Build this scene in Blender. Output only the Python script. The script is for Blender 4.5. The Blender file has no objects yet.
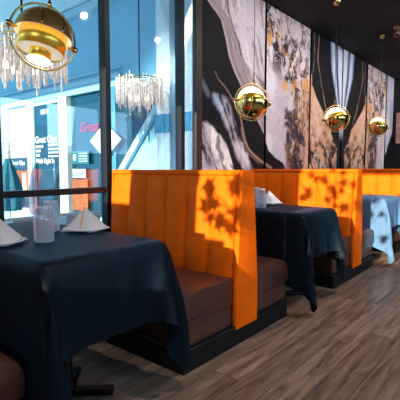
import bpy, bmesh, math, random
import numpy as np
from mathutils import Vector, Matrix, Euler

random.seed(7)
rng = np.random.default_rng(7)
SC = bpy.context.scene
COL = SC.collection
PI = math.pi

# ------------------------------------------------------------------ materials
def mat(name, color=(.5, .5, .5), rough=.5, metal=0., var=0., vscale=6., bump=0., bscale=40.,
        emit=None, estr=0., sheen=0., spec=None, coat=0., stretch=(1, 1, 1)):
    m = bpy.data.materials.new(name); m.use_nodes = True
    nt = m.node_tree; b = nt.nodes['Principled BSDF']
    b.inputs['Base Color'].default_value = (*color, 1)
    b.inputs['Roughness'].default_value = rough
    b.inputs['Metallic'].default_value = metal
    if spec is not None: b.inputs['Specular IOR Level'].default_value = spec
    if sheen: b.inputs['Sheen Weight'].default_value = sheen
    if coat: b.inputs['Coat Weight'].default_value = coat
    if emit:
        b.inputs['Emission Color'].default_value = (*emit, 1)
        b.inputs['Emission Strength'].default_value = estr
    tc = nt.nodes.new('ShaderNodeTexCoord'); mp = nt.nodes.new('ShaderNodeMapping')
    mp.inputs['Scale'].default_value = stretch
    nt.links.new(tc.outputs['Object'], mp.inputs['Vector'])
    n = nt.nodes.new('ShaderNodeTexNoise'); n.inputs['Scale'].default_value = vscale
    n.inputs['Detail'].default_value = 4
    nt.links.new(mp.outputs['Vector'], n.inputs['Vector'])
    r = nt.nodes.new('ShaderNodeValToRGB')
    r.color_ramp.elements[0].position = .3; r.color_ramp.elements[1].position = .7
    r.color_ramp.elements[0].color = (*[max(0, c * (1 - var)) for c in color], 1)
    r.color_ramp.elements[1].color = (*[min(1, c * (1 + var)) for c in color], 1)
    nt.links.new(n.outputs['Fac'], r.inputs['Fac'])
    nt.links.new(r.outputs['Color'], b.inputs['Base Color'])
    if bump:
        n2 = nt.nodes.new('ShaderNodeTexNoise'); n2.inputs['Scale'].default_value = bscale
        n2.inputs['Detail'].default_value = 3
        nt.links.new(mp.outputs['Vector'], n2.inputs['Vector'])
        bp = nt.nodes.new('ShaderNodeBump'); bp.inputs['Strength'].default_value = bump
        bp.inputs['Distance'].default_value = .01
        nt.links.new(n2.outputs['Fac'], bp.inputs['Height'])
        nt.links.new(bp.outputs['Normal'], b.inputs['Normal'])
    return m

def glass_mat(name, tint=(1, 1, 1), refl=.06, body=0., body_col=(.8, .85, .9)):
    m = bpy.data.materials.new(name); m.use_nodes = True
    nt = m.node_tree; nt.nodes.remove(nt.nodes['Principled BSDF'])
    out = nt.nodes['Material Output']
    tr = nt.nodes.new('ShaderNodeBsdfTransparent'); tr.inputs['Color'].default_value = (*tint, 1)
    gl = nt.nodes.new('ShaderNodeBsdfGlossy'); gl.inputs['Roughness'].default_value = .02
    gl.inputs['Color'].default_value = (.9, .95, 1, 1)
    fr = nt.nodes.new('ShaderNodeLayerWeight'); fr.inputs['Blend'].default_value = .25
    mr = nt.nodes.new('ShaderNodeMapRange')
    mr.inputs['To Min'].default_value = refl; mr.inputs['To Max'].default_value = min(1, refl + .5)
    nt.links.new(fr.outputs['Fresnel'], mr.inputs['Value'])
    mx = nt.nodes.new('ShaderNodeMixShader')
    nt.links.new(mr.outputs['Result'], mx.inputs['Fac'])
    nt.links.new(tr.outputs[0], mx.inputs[1]); nt.links.new(gl.outputs[0], mx.inputs[2])
    last = mx
    if body:
        df = nt.nodes.new('ShaderNodeBsdfDiffuse'); df.inputs['Color'].default_value = (*body_col, 1)
        m2 = nt.nodes.new('ShaderNodeMixShader'); m2.inputs['Fac'].default_value = body
        nt.links.new(last.outputs[0], m2.inputs[1]); nt.links.new(df.outputs[0], m2.inputs[2])
        last = m2
    nt.links.new(last.outputs[0], out.inputs['Surface'])
    return m

def wood_floor():
    m = bpy.data.materials.new('grey_brown_plank'); m.use_nodes = True
    nt = m.node_tree; b = nt.nodes['Principled BSDF']; L = nt.links.new
    tc = nt.nodes.new('ShaderNodeTexCoord')
    br = nt.nodes.new('ShaderNodeTexBrick')
    br.inputs['Scale'].default_value = 1.0
    br.inputs['Brick Width'].default_value = 1.7; br.inputs['Row Height'].default_value = .165
    br.inputs['Mortar Size'].default_value = .0016; br.offset = .37; br.offset_frequency = 2
    br.inputs['Color1'].default_value = (.0, .0, .0, 1); br.inputs['Color2'].default_value = (1, 1, 1, 1)
    br.inputs['Mortar'].default_value = (.5, .5, .5, 1)
    L(tc.outputs['Object'], br.inputs['Vector'])
    # each plank shifts the grain
    comb = nt.nodes.new('ShaderNodeVectorMath'); comb.operation = 'SCALE'
    L(br.outputs['Color'], comb.inputs[0]); comb.inputs['Scale'].default_value = 7.
    add = nt.nodes.new('ShaderNodeVectorMath'); add.operation = 'ADD'
    L(tc.outputs['Object'], add.inputs[0]); L(comb.outputs[0], add.inputs[1])
    mp = nt.nodes.new('ShaderNodeMapping'); mp.inputs['Scale'].default_value = (1.3, 13, 1)
    L(add.outputs[0], mp.inputs['Vector'])
    n = nt.nodes.new('ShaderNodeTexNoise'); n.inputs['Scale'].default_value = 1.6
    n.inputs['Detail'].default_value = 7; n.inputs['Roughness'].default_value = .65
    n.inputs['Distortion'].default_value = .6
    L(mp.outputs[0], n.inputs['Vector'])
    r = nt.nodes.new('ShaderNodeValToRGB')
    e = r.color_ramp.elements
    e[0].position = .32; e[0].color = (.070, .045, .033, 1)
    e[1].position = .68; e[1].color = (.35, .26, .20, 1)
    k = r.color_ramp.elements.new(.5); k.color = (.205, .145, .112, 1)
    L(n.outputs['Fac'], r.inputs['Fac'])
    hs = nt.nodes.new('ShaderNodeMixRGB'); hs.blend_type = 'MULTIPLY'; hs.inputs['Fac'].default_value = 1
    rr = nt.nodes.new('ShaderNodeValToRGB')
    rr.color_ramp.elements[0].color = (.72, .71, .72, 1); rr.color_ramp.elements[1].color = (1.2, 1.15, 1.1, 1)
    L(br.outputs['Color'], rr.inputs['Fac'])
    L(r.outputs['Color'], hs.inputs[1]); L(rr.outputs['Color'], hs.inputs[2])
    mo = nt.nodes.new('ShaderNodeMixRGB'); mo.inputs[2].default_value = (.02, .014, .012, 1)
    L(br.outputs['Fac'], mo.inputs['Fac']); L(hs.outputs[0], mo.inputs[1])
    L(mo.outputs[0], b.inputs['Base Color'])
    b.inputs['Roughness'].default_value = .42
    bp = nt.nodes.new('ShaderNodeBump'); bp.inputs['Strength'].default_value = .15; bp.inputs['Distance'].default_value = .004
    L(n.outputs['Fac'], bp.inputs['Height']); L(bp.outputs[0], b.inputs['Normal'])
    return m

def attr_mat(name):
    m = bpy.data.materials.new(name); m.use_nodes = True
    nt = m.node_tree; b = nt.nodes['Principled BSDF']; L = nt.links.new
    a = nt.nodes.new('ShaderNodeAttribute'); a.attribute_name = 'paint'
    tc = nt.nodes.new('ShaderNodeTexCoord')
    n = nt.nodes.new('ShaderNodeTexNoise'); n.inputs['Scale'].default_value = 30; n.inputs['Detail'].default_value = 6
    L(tc.outputs['Object'], n.inputs['Vector'])
    mr = nt.nodes.new('ShaderNodeMapRange'); mr.inputs['To Min'].default_value = .8; mr.inputs['To Max'].default_value = 1.2
    L(n.outputs['Fac'], mr.inputs['Value'])
    mx = nt.nodes.new('ShaderNodeVectorMath'); mx.operation = 'SCALE'
    L(a.outputs['Color'], mx.inputs[0]); L(mr.outputs[0], mx.inputs['Scale'])
    L(mx.outputs[0], b.inputs['Base Color'])
    b.inputs['Roughness'].default_value = .6; b.inputs['Specular IOR Level'].default_value = .12
    return m

M = {}
M['velvet'] = mat('orange_velvet', (.86, .132, .0015), .68, var=.10, vscale=9, bump=.12, bscale=60, sheen=.0, spec=.10)
M['leather'] = mat('brown_leather', (.082, .030, .021), .34, var=.12, vscale=12, bump=.10, bscale=150, spec=.5)
M['plinth'] = mat('black_laminate', (.0035, .004, .006), .5, var=.2, spec=.25)
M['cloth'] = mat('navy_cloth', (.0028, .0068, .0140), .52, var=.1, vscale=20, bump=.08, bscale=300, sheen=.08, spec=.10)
_b = M['cloth'].node_tree.nodes['Principled BSDF']; _b.inputs['Sheen Tint'].default_value = (.06, .35, .8, 1); _b.inputs['Sheen Roughness'].default_value = .35
M['cloth_sunlit'] = mat('sunlit_navy_cloth', (.10, .20, .36), .7, var=.1, vscale=20, bump=.08, bscale=300, spec=.2)  # navy cloth again, lightened so the sunlight sits in its colour
M['napkin'] = mat('white_linen', (.80, .74, .76), .9, var=.04, bump=.1, bscale=200)
M['stripe'] = mat('amber_stripe', (.85, .42, .10), .9)
M['china'] = mat('pale_china', (.72, .74, .78), .25, var=.02)
M['brass'] = mat('polished_brass', (.86, .56, .17), .16, metal=1., var=.06, vscale=8)
M['brass_dark'] = mat('smoked_brass', (.62, .38, .13), .38, metal=1., var=.10, vscale=5, emit=(.35, .17, .05), estr=.10)  # faint glow put in to brighten the dome under the dark ceiling
M['brass_satin'] = mat('satin_brass', (.95, .60, .10), .34, metal=1., var=.05, emit=(.75, .42, .02), estr=.16)  # faint glow stands in for lamp light on the cylinders
M['white_glow'] = mat('lit_white_inside', (.95, .92, .85), .5, emit=(1, .88, .70), estr=.38)
M['lamp_glow'] = mat('lit_opal_disc', (.95, .95, .95), .5, emit=(1, .90, .74), estr=2.5)
M['cord'] = mat('black_cord', (.008, .008, .008), .6)
M['black_wall'] = mat('black_paint', (.010, .010, .012), .7, var=.2, vscale=3)
M['ceiling'] = mat('charcoal_ceiling', (.016, .016, .018), .9, var=.15, vscale=2)
M['bronze'] = mat('dark_bronze_frame', (.007, .008, .013), .5, metal=.0, spec=.3)
M['umber'] = mat('umber_trim', (.028, .014, .012), .5)
M['glass'] = glass_mat('window_glass', (.93, .97, .99), .075)
M['shop_glass'] = glass_mat('shop_glass', (.55, .80, .86), .04, body=.22, body_col=(.01, .10, .16))
M['jar_glass'] = glass_mat('clear_jar_glass', (.86, .89, .93), .10, body=.28, body_col=(.74, .76, .86))
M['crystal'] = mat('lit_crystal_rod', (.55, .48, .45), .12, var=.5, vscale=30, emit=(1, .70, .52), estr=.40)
M['iron'] = mat('black_cast_iron', (.005, .006, .008), .38, metal=.6)
M['floor'] = wood_floor()
M['paint'] = attr_mat('poured_marble_print')
M['stucco'] = mat('pale_blue_stucco', (.24, .50, .66), .85, var=.06, vscale=3, bump=.1)
M['stucco_light'] = mat('ice_blue_trim', (.36, .58, .68), .7, var=.04)
M['column_shade'] = mat('column_shade_blue', (.10, .36, .56), .7, var=.1, vscale=2)  # blue for the shadow painted across the columns
M['alu'] = mat('white_aluminium', (.56, .62, .66), .4, var=.03)
M['column'] = mat('white_column_paint', (.85, .90, .93), .7, var=.03)
M['steel_blue'] = mat('blue_steel', (.06, .24, .40), .4, var=.1)  # plain blue for one frame post and the door blind
M['soffit'] = mat('sky_blue_soffit', (.72, .90, .96), .9, var=.05, vscale=2)
M['pave'] = mat('pale_concrete', (.42, .56, .64), .9, var=.12, vscale=3)
M['shop_dark'] = mat('dim_shop_interior', (.005, .045, .085), .8, var=.5, vscale=1.6)
M['shop_floor'] = mat('shop_floor_tile', (.10, .18, .25), .6, var=.3, vscale=2)
M['paper'] = mat('white_paper', (.58, .60, .62), .9, var=.02)
M['paper_blue'] = mat('blue_paper', (.010, .07, .135), .7, var=.08)
M['paper_teal'] = mat('teal_paper', (.008, .15, .19), .7, var=.08)
M['paper_orange'] = mat('orange_print', (.32, .09, .035), .7, var=.35, vscale=5, stretch=(1, 3, 1))
M['ink_white'] = mat('white_vinyl', (.6, .64, .68), .6, emit=(.8, .9, 1), estr=.02)
M['neon'] = mat('pink_neon', (.10, .002, .015), .5, emit=(.72, .02, .15), estr=1.)
M['canvas'] = mat('blue_canvas', (.02, .13, .20), .9, var=.5, vscale=7, stretch=(6, 6, 1))
M['leaf'] = mat('green_leaf', (.05, .13, .03), .5, var=.3)
M['bark'] = mat('brown_bark', (.10, .06, .035), .9, var=.3)
M['pot'] = mat('charcoal_pot', (.03, .03, .035), .6)
M['warm_bulb'] = mat('warm_bulb', (1, .8, .6), .5, emit=(1, .74, .52), estr=5.)
M['chrome'] = mat('chrome', (.7, .72, .75), .15, metal=1.)
M['fixture'] = mat('rusty_dark_fixture', (.14, .075, .06), .6, var=.5, vscale=20)

# ------------------------------------------------------------------ mesh helpers
class MB:
    def __init__(s): s.v = []; s.f = []; s.sm = []
    def add(s, v, f, smooth=False):
        o = len(s.v); s.v += [tuple(p) for p in v]
        for q in f: s.f.append([i + o for i in q]); s.sm.append(smooth)
        return s
    def box(s, x0, x1, y0, y1, z0, z1, m=None):
        v = [(x, y, z) for z in (z0, z1) for y in (y0, y1) for x in (x0, x1)]
        if m: v = [m @ Vector(p) for p in v]
        return s.add(v, [(0, 2, 3, 1), (4, 5, 7, 6), (0, 1, 5, 4), (2, 6, 7, 3), (0, 4, 6, 2), (1, 3, 7, 5)])
    def prism(s, poly, y0, y1):           # poly in (x,z), extruded along y
        n = len(poly); v = [(x, y0, z) for x, z in poly] + [(x, y1, z) for x, z in poly]
        f = [list(range(n)), list(range(2 * n - 1, n - 1, -1))]
        f += [(i, i + n, (i + 1) % n + n, (i + 1) % n) for i in range(n)]
        return s.add(v, f)
    def lathe(s, prof, n=28, m=None, cap=False, a0=0, a1=2 * PI):
        v = []; f = []; full = abs(a1 - a0 - 2 * PI) < 1e-6
        k = n if full else n + 1
        for r, z in prof:
            for i in range(k):
                a = a0 + (a1 - a0) * i / n
                v.append((r * math.cos(a), r * math.sin(a), z))
        for j in range(len(prof) - 1):
            for i in range(n):
                i2 = (i + 1) % k if full else i + 1
                f.append((j * k + i, j * k + i2, (j + 1) * k + i2, (j + 1) * k + i))
        if m: v = [m @ Vector(p) for p in v]
        return s.add(v, f, True)
    def tube(s, pts, r, n=8, closed=False, cap=True):
        pts = [Vector(p) for p in pts]; v = []; f = []; N = len(pts)
        up = None
        for i, p in enumerate(pts):
            if closed: t = pts[(i + 1) % N] - pts[i - 1]
            else: t = pts[min(i + 1, N - 1)] - pts[max(i - 1, 0)]
            t.normalize()
            if up is None:
                up = t.orthogonal().normalized()
            up = (up - t * up.dot(t)); up = up.normalized() if up.length > 1e-6 else t.orthogonal().normalized()
            w = t.cross(up)
            rr = r[i] if isinstance(r, (list, tuple)) else r
            for k in range(n):
                a = 2 * PI * k / n
                v.append(p + up * (rr * math.cos(a)) + w * (rr * math.sin(a)))
        for i in range(N if closed else N - 1):
            j = (i + 1) % N
            for k in range(n):
                f.append((i * n + k, i * n + (k + 1) % n, j * n + (k + 1) % n, j * n + k))
        if cap and not closed:
            f.append(tuple(reversed(range(n)))); f.append(tuple(range((N - 1) * n, N * n)))
        return s.add(v, f, True)
    def build(s, name, m, parent=None, bevel=0., seg=2, loc=None, sub=0, recalc=True):
        me = bpy.data.meshes.new(name); me.from_pydata(s.v, [], s.f)
        me.polygons.foreach_set('use_smooth', s.sm)
        if recalc:
            bm = bmesh.new(); bm.from_mesh(me); bmesh.ops.recalc_face_normals(bm, faces=bm.faces[:])
            bm.to_mesh(me); bm.free()
        me.materials.append(M[m] if isinstance(m, str) else m); me.update()
        o = bpy.data.objects.new(name, me); COL.objects.link(o)
        if parent: o.parent = parent
        if loc: o.location = loc
        if bevel:
            md = o.modifiers.new('bev', 'BEVEL'); md.width = bevel; md.segments = seg; md.limit_method = 'ANGLE'
            md.harden_normals = False
            me.polygons.foreach_set('use_smooth', [True] * len(me.polygons))
            try: me.set_sharp_from_angle(angle=math.radians(50))
            except Exception: pass
        if sub:
            md = o.modifiers.new('sub', 'SUBSURF'); md.levels = sub; md.render_levels = sub
        return o

def tag(o, label=None, cat=None, group=None, kind=None):
    if label: o['label'] = label
    if cat: o['category'] = cat
    if group: o['group'] = group
    if kind: o['kind'] = kind
    return o
def thing(name, label, cat, loc=(0, 0, 0), rz=0., group=None):
    o = bpy.data.objects.new(name, None); COL.objects.link(o)
    o.empty_display_size = .1; o.location = loc; o.rotation_euler = (0, 0, rz)
    return tag(o, label, cat, group)
def struct(o, label=None):
    return tag(o, label, None, None, 'structure')
def dup(src, loc, rz=None, label=None, parent=None):
    c = src.copy(); COL.objects.link(c)
    if parent is not None:
        c.parent = parent; c.matrix_parent_inverse = src.matrix_parent_inverse.copy()
    else:
        c.location = loc
        if rz is not None: c.rotation_euler = (0, 0, rz)
        if label: c['label'] = label
    for ch in list(src.children): dup(ch, None, None, None, c)
    return c
def text(name, body, size, loc, m, parent=None, depth=.003, shear=0., align='LEFT', rot=(PI / 2, 0, -PI / 2), spacing=1., off=0., sx=1.):
    cu = bpy.data.curves.new(name, 'FONT'); cu.body = body; cu.size = size; cu.extrude = depth
    cu.shear = shear; cu.align_x = align; cu.space_character = spacing; cu.offset = off; cu.resolution_u = 3
    t = bpy.data.objects.new(name, cu); COL.objects.link(t)
    bpy.context.view_layer.update()
    me = bpy.data.meshes.new_from_object(t.evaluated_get(bpy.context.evaluated_depsgraph_get()))
    bpy.data.objects.remove(t); bpy.data.curves.remove(cu)
    me.materials.clear(); me.materials.append(M[m])
    o = bpy.data.objects.new(name, me); COL.objects.link(o)
    o.rotation_euler = rot; o.location = loc; o.scale = (sx, 1, 1)
    if parent: o.parent = parent
    return o

# ------------------------------------------------------------------ camera
F_PX = 409.0
PITCH = math.atan(32 / F_PX); YAW = math.atan2(.641, .767)
EYE = 1.10
cam_d = bpy.data.cameras.new('camera'); cam = bpy.data.objects.new('camera', cam_d); COL.objects.link(cam)
cam_d.sensor_width = 36; cam_d.lens = 36 * F_PX / 400; cam_d.clip_start = .02
cam.location = (0, 0, EYE)
cam.rotation_euler = (PI / 2 - PITCH, 0, YAW - PI / 2)
SC.camera = cam

# ------------------------------------------------------------------ room shell
CEIL = 3.14; WY = 2.72
def sbox(name, x0, x1, y0, y1, z0, z1, m):
    return struct(MB().box(x0, x1, y0, y1, z0, z1).build(name, m))
sbox('floor', -3.4, 10.4, -4.0, 2.86, -.06, 0, 'floor')
sbox('ceiling', -3.4, 10.4, -4.0, 2.86, CEIL, CEIL + .1, 'ceiling')
b = MB()
b.box(-1.44, 3.16, WY, WY + .14, 0, .60)                  # low wall under the glazing
b.box(-3.4, -1.44, WY, WY + .14, 0, CEIL)
struct(b.build('wall_left', 'black_wall'))
sbox('wall_mural', 3.20, 10.4, WY + .021, WY + .036, 0, CEIL, 'black_wall')
sbox('wall_back', 10.2, 10.34, -4.0, WY + .02, 0, CEIL, 'black_wall')
b = MB()                                                   # unseen wall behind the camera, openings stepped to shape the sun patches
def wall_x(b, x0, x1, ya, yb, za, zb, holes):
    ys = sorted({ya, yb, *[h[0] for h in holes], *[h[1] for h in holes]})
    for y0, y1 in zip(ys, ys[1:]):
        hs = [h for h in holes if h[0] <= y0 + 1e-6 and h[1] >= y1 - 1e-6]
        if not hs: b.box(x0, x1, y0, y1, za, zb)
        else:
            h = hs[0]
            b.box(x0, x1, y0, y1, za, h[2]); b.box(x0, x1, y0, y1, h[3], zb)
wall_x(b, -3.34, -3.20, -4.0, WY, 0, CEIL, [(-1.5, .44, 1.79, 3.08), (.44, .615, 2.08, 3.08), (.615, .765, 1.54, 3.08), (.765, 1.0, 1.80, 3.08), (1.68, 2.14, 1.98, 3.08)])
struct(b.build('wall_front', 'black_wall'))
b = MB()
b.box(-3.2, 10.2, -4.0, -3.9, 0, 1.5); b.box(-3.2, 10.2, -4.0, -3.9, 2.7, CEIL)
for x0, x1 in ((-3.2, -.4), (2.2, 2.5), (5.1, 5.4), (8.0, 10.2)): b.box(x0, x1, -4.0, -3.9, 1.5, 2.7)
struct(b.build('wall_right', 'black_wall'))
# umber trim between the glazing and the mural, dark strips are the wall itself
struct(MB().box(3.16, 3.255, WY - .03, WY + .02, 0, CEIL).build('trim_1', 'umber', bevel=.004))
struct(MB().box(3.27, 10.2, WY - .012, WY + .02, 0, .12).build('baseboard_left', 'plinth'))

# glazing: bays between dark mullions
mull = [-1.40, -.56, .32, 1.20, 2.085, 2.975]
for i in range(len(mull)):
    x0 = mull[i]; x1 = mull[i + 1] if i + 1 < len(mull) else 3.16
    b = MB()
    b.box(x0 - .027, x0 + .027, WY - .02, WY + .06, .60, 3.14)
    b.box(x0 + .027, x1 - .027 if i + 1 < len(mull) else x1, WY - .012, WY + .075, .90, .945)
    b.box(x0 + .027, x1 - .027 if i + 1 < len(mull) else x1, WY - .012, WY + .075, 3.08, 3.14)
    b.box(x0 + .027, x1 - .027 if i + 1 < len(mull) else x1, WY - .012, WY + .075, .60, .64)
    w = struct(b.build('window_%d' % (i + 1), 'bronze', bevel=.003))
    p = MB().box(x0 + .027, x1 - (.027 if i + 1 < len(mull) else 0), WY + .030, WY + .036, .64, 3.08).build('pane', 'glass', w)

# ------------------------------------------------------------------ mural panels (poured-marble print)
def vnoise(x, y, seed):
    r = np.random.default_rng(seed); T = r.random((64, 64))
    xi = np.floor(x).astype(int); yi = np.floor(y).astype(int); fx = x - xi; fy = y - yi
    fx = fx * fx * (3 - 2 * fx); fy = fy * fy * (3 - 2 * fy)
    g = lambda a, b_: T[a % 64, b_ % 64]
    return (g(xi, yi) * (1 - fx) + g(xi + 1, yi) * fx) * (1 - fy) + (g(xi, yi + 1) * (1 - fx) + g(xi + 1, yi + 1) * fx) * fy
def fbm(x, y, seed, oct=5, gain=.55):
    s = 0; a = 1; t = 0
    for o in range(oct):
        s = s + a * vnoise(x * 2 ** o + 13.7 * o, y * 2 ** o + 7.1 * o, seed + o); t += a; a *= gain
    return s / t
def sstep(a, b_, x):
    t = np.clip((x - a) / (b_ - a), 0, 1); return t * t * (3 - 2 * t)
def mix(c, col, k):
    return c * (1 - k[..., None]) + np.array(col) * k[..., None]
def curve_x(z, pts):           # pts (x,z) with z falling: x of the line at height z
    p = sorted([(q[1], q[0]) for q in pts]); return np.interp(z, [q[0] for q in p], [q[1] for q in p])
def seg_dist(X, Z, pts):
    d = np.full(X.shape, 9.)
    for (ax, az), (bx, bz) in zip(pts, pts[1:]):
        vx, vz = bx - ax, bz - az
        t = np.clip(((X - ax) * vx + (Z - az) * vz) / (vx * vx + vz * vz), 0, 1)
        d = np.minimum(d, np.hypot(X - ax - t * vx, Z - az - t * vz))
    return d
LILAC = (.60, .50, .56); MAUVE = (.34, .25, .27); BLACK = (.012, .011, .014); PEACH = (.66, .34, .20)
GOLD = (.70, .34, .11); BROWN = (.055, .03, .025); GREYV = (.33, .29, .36)

def paint_flow(X, Z):          # first two panels: black river between lilac pours
    n1 = fbm(X * 3, Z * 3, 3) - .5; n2 = fbm(X * 9, Z * 9, 11) - .5
    Xw = X + .10 * n1 + .03 * n2; Zw = Z + .10 * (fbm(X * 3, Z * 3, 23) - .5)
    c = np.zeros(X.shape + (3,)) + np.array(BLACK)
    A = [(3.30, 3.2), (3.37, 2.81), (3.48, 2.75), (3.6, 2.68), (3.68, 2.51), (3.74, 2.34), (3.83, 2.2), (3.97, 2.06),
         (4.14, 1.9), (4.32, 1.71), (4.49, 1.54), (4.62, 1.33), (4.8, 1.23), (5.02, 1.17), (5.10, 1.05), (5.12, .8)]
    B = [(3.68, 3.2), (3.71, 2.92), (3.75, 2.77), (3.83, 2.63), (3.93, 2.52), (3.99, 2.39), (4.11, 2.3), (4.29, 2.22), (4.45, 2.16), (4.6, 2.0)]
    xa = curve_x(Z + .02 * n2, A); xb = curve_x(Zw, B)
    pour = sstep(-.012, .012, X - xa)
    dA = X - xa
    up = mix(np.zeros(X.shape + (3,)) + np.array(MAUVE), (.36, .28, .31), sstep(-.1, .25, n1 + .4 * n2 + .15))
    lil = mix(np.zeros(X.shape + (3,)) + np.array(LILAC), (.66, .61, .66), sstep(-.05, .2, n1))
    lil = mix(lil, (.36, .30, .36), sstep(.10, .3, n2))
    k = sstep(-.02, .02, Xw - xb)
    up = mix(up, lil, k) if False else up * (1 - k[..., None]) + lil * k[..., None]
    up = mix(up, BROWN, np.exp(-((Xw - xb) / .014) ** 2) * .95)
    up = mix(up, (.18, .12, .13), np.exp(-((Xw - xb + .09) / .012) ** 2) * .5)
    up = mix(up, (.62, .50, .50), np.exp(-((dA - .015) / .018) ** 2) * .7)
    st_ = fbm(dA * 14 + n1, Z * 1.6, 37, 4); up = mix(up, (.20, .14, .15), sstep(.40, .33, st_) * sstep(.02, .06, dA) * .6); up = mix(up, (.76, .70, .74), sstep(.60, .70, st_) * .6)
    c = c * (1 - pour[..., None]) + up * pour[..., None]
    # lower lilac mass with dark veins
    low = [(3.1, 1.56), (3.25, 1.55), (3.35, 1.57), (3.47, 1.54), (3.59, 1.48), (3.71, 1.36), (3.84, 1.13), (3.95, .8)]
    zl = np.interp(X, [q[0] for q in low], [q[1] for q in low])
    inside = sstep(-.02, .03, zl - Z + .12 * n1)
    q = fbm(X * 2.2 + 1.3 * n1, Z * 4 + 1.8 * n1, 41)
    ra = X * .5 - Z * .86 + .25 * n1; rb = X * .86 + Z * .5 + .30 * n1
    q = fbm(rb * 9 + .6 * n2, ra * 2.0, 41); q2 = fbm(rb * 20, ra * 4, 47)
    lm = mix(np.zeros(X.shape + (3,)) + np.array(LILAC), (.74, .66, .70), sstep(.48, .60, q))
    lm = mix(lm, (.20, .16, .20), sstep(.46, .38, q)); lm = mix(lm, (.03, .025, .035), sstep(.40, .33, q))
    lm = mix(lm, (.10, .08, .10), sstep(.58, .68, q2) * .8)
    c = c * (1 - inside[..., None]) + lm * inside[..., None]
    band = seg_dist(X + .05 * n1, Z + .05 * n2, [(3.66, 1.78), (3.7, 1.70), (3.82, 1.55), (3.94, 1.34), (4.15, 1.1), (4.25, .9)])
    kb = sstep(.13, .05, band + .10 * n2 + .05 * n1 + .01)
    bn = fbm((X * .86 + Z * .5) * 14 + n1, (X * .5 - Z * .86) * 3, 43); bc = mix(np.zeros(X.shape + (3,)) + np.array((.42, .35, .42)), (.70, .62, .70), sstep(.5, .62, bn)); bc = mix(bc, (.06, .05, .065), sstep(.44, .36, bn))
    c = c * (1 - kb[..., None]) + bc * kb[..., None]
    st = seg_dist(X + .03 * n2, Z, [(3.49, 1.86), (3.58, 1.75), (3.66, 1.66)])
    c = mix(c, (.50, .62, .85), sstep(.085, .0, st + .16 * n2 + .02) * .75)
    st = seg_dist(X, Z, [(3.29, 1.97), (3.38, 1.87)])
    c = mix(c, (.15, .16, .2), sstep(.06, .01, st) * .8)
    g = seg_dist(X, Z, smooth_line([(3.5, 2.12), (3.56, 2.05), (3.70, 1.97), (3.84, 1.85), (3.96, 1.72), (4.02, 1.58), (4.07, 1.44), (4.18, 1.31), (4.43, 1.19), (4.7, 1.1)]))
    wdt = np.interp(Z, [1.5, 1.7, 1.9, 2.1], [.015, .011, .006, .004])
    c = mix(c, (.52, .30, .20), np.exp(-(g / wdt) ** 2))
    g2 = seg_dist(X + .03, Z + .03, smooth_line([(4.02, 1.6), (4.07, 1.44), (4.18, 1.31), (4.43, 1.19)]))
    c = mix(c, (.36, .22, .16), np.exp(-(g2 / .008) ** 2) * .8)
    return c, pour

def ridge(n, w):                # thin bright lines where the noise crosses its middle
    return np.exp(-((n - .5) / w) ** 2)
def smooth_line(pts, k=8):
    out = []
    P = [pts[0]] + list(pts) + [pts[-1]]
    for a, b_, c_, d_ in zip(P, P[1:], P[2:], P[3:]):
        for q in range(k):
            t = q / k
            out.append(tuple(.5 * (2 * b_[m] + (c_[m] - a[m]) * t + (2 * a[m] - 5 * b_[m] + 4 * c_[m] - d_[m]) * t * t + (3 * b_[m] - a[m] - 3 * c_[m] + d_[m]) * t ** 3) for m in (0, 1)))
    return out + [pts[-1]]

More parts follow.
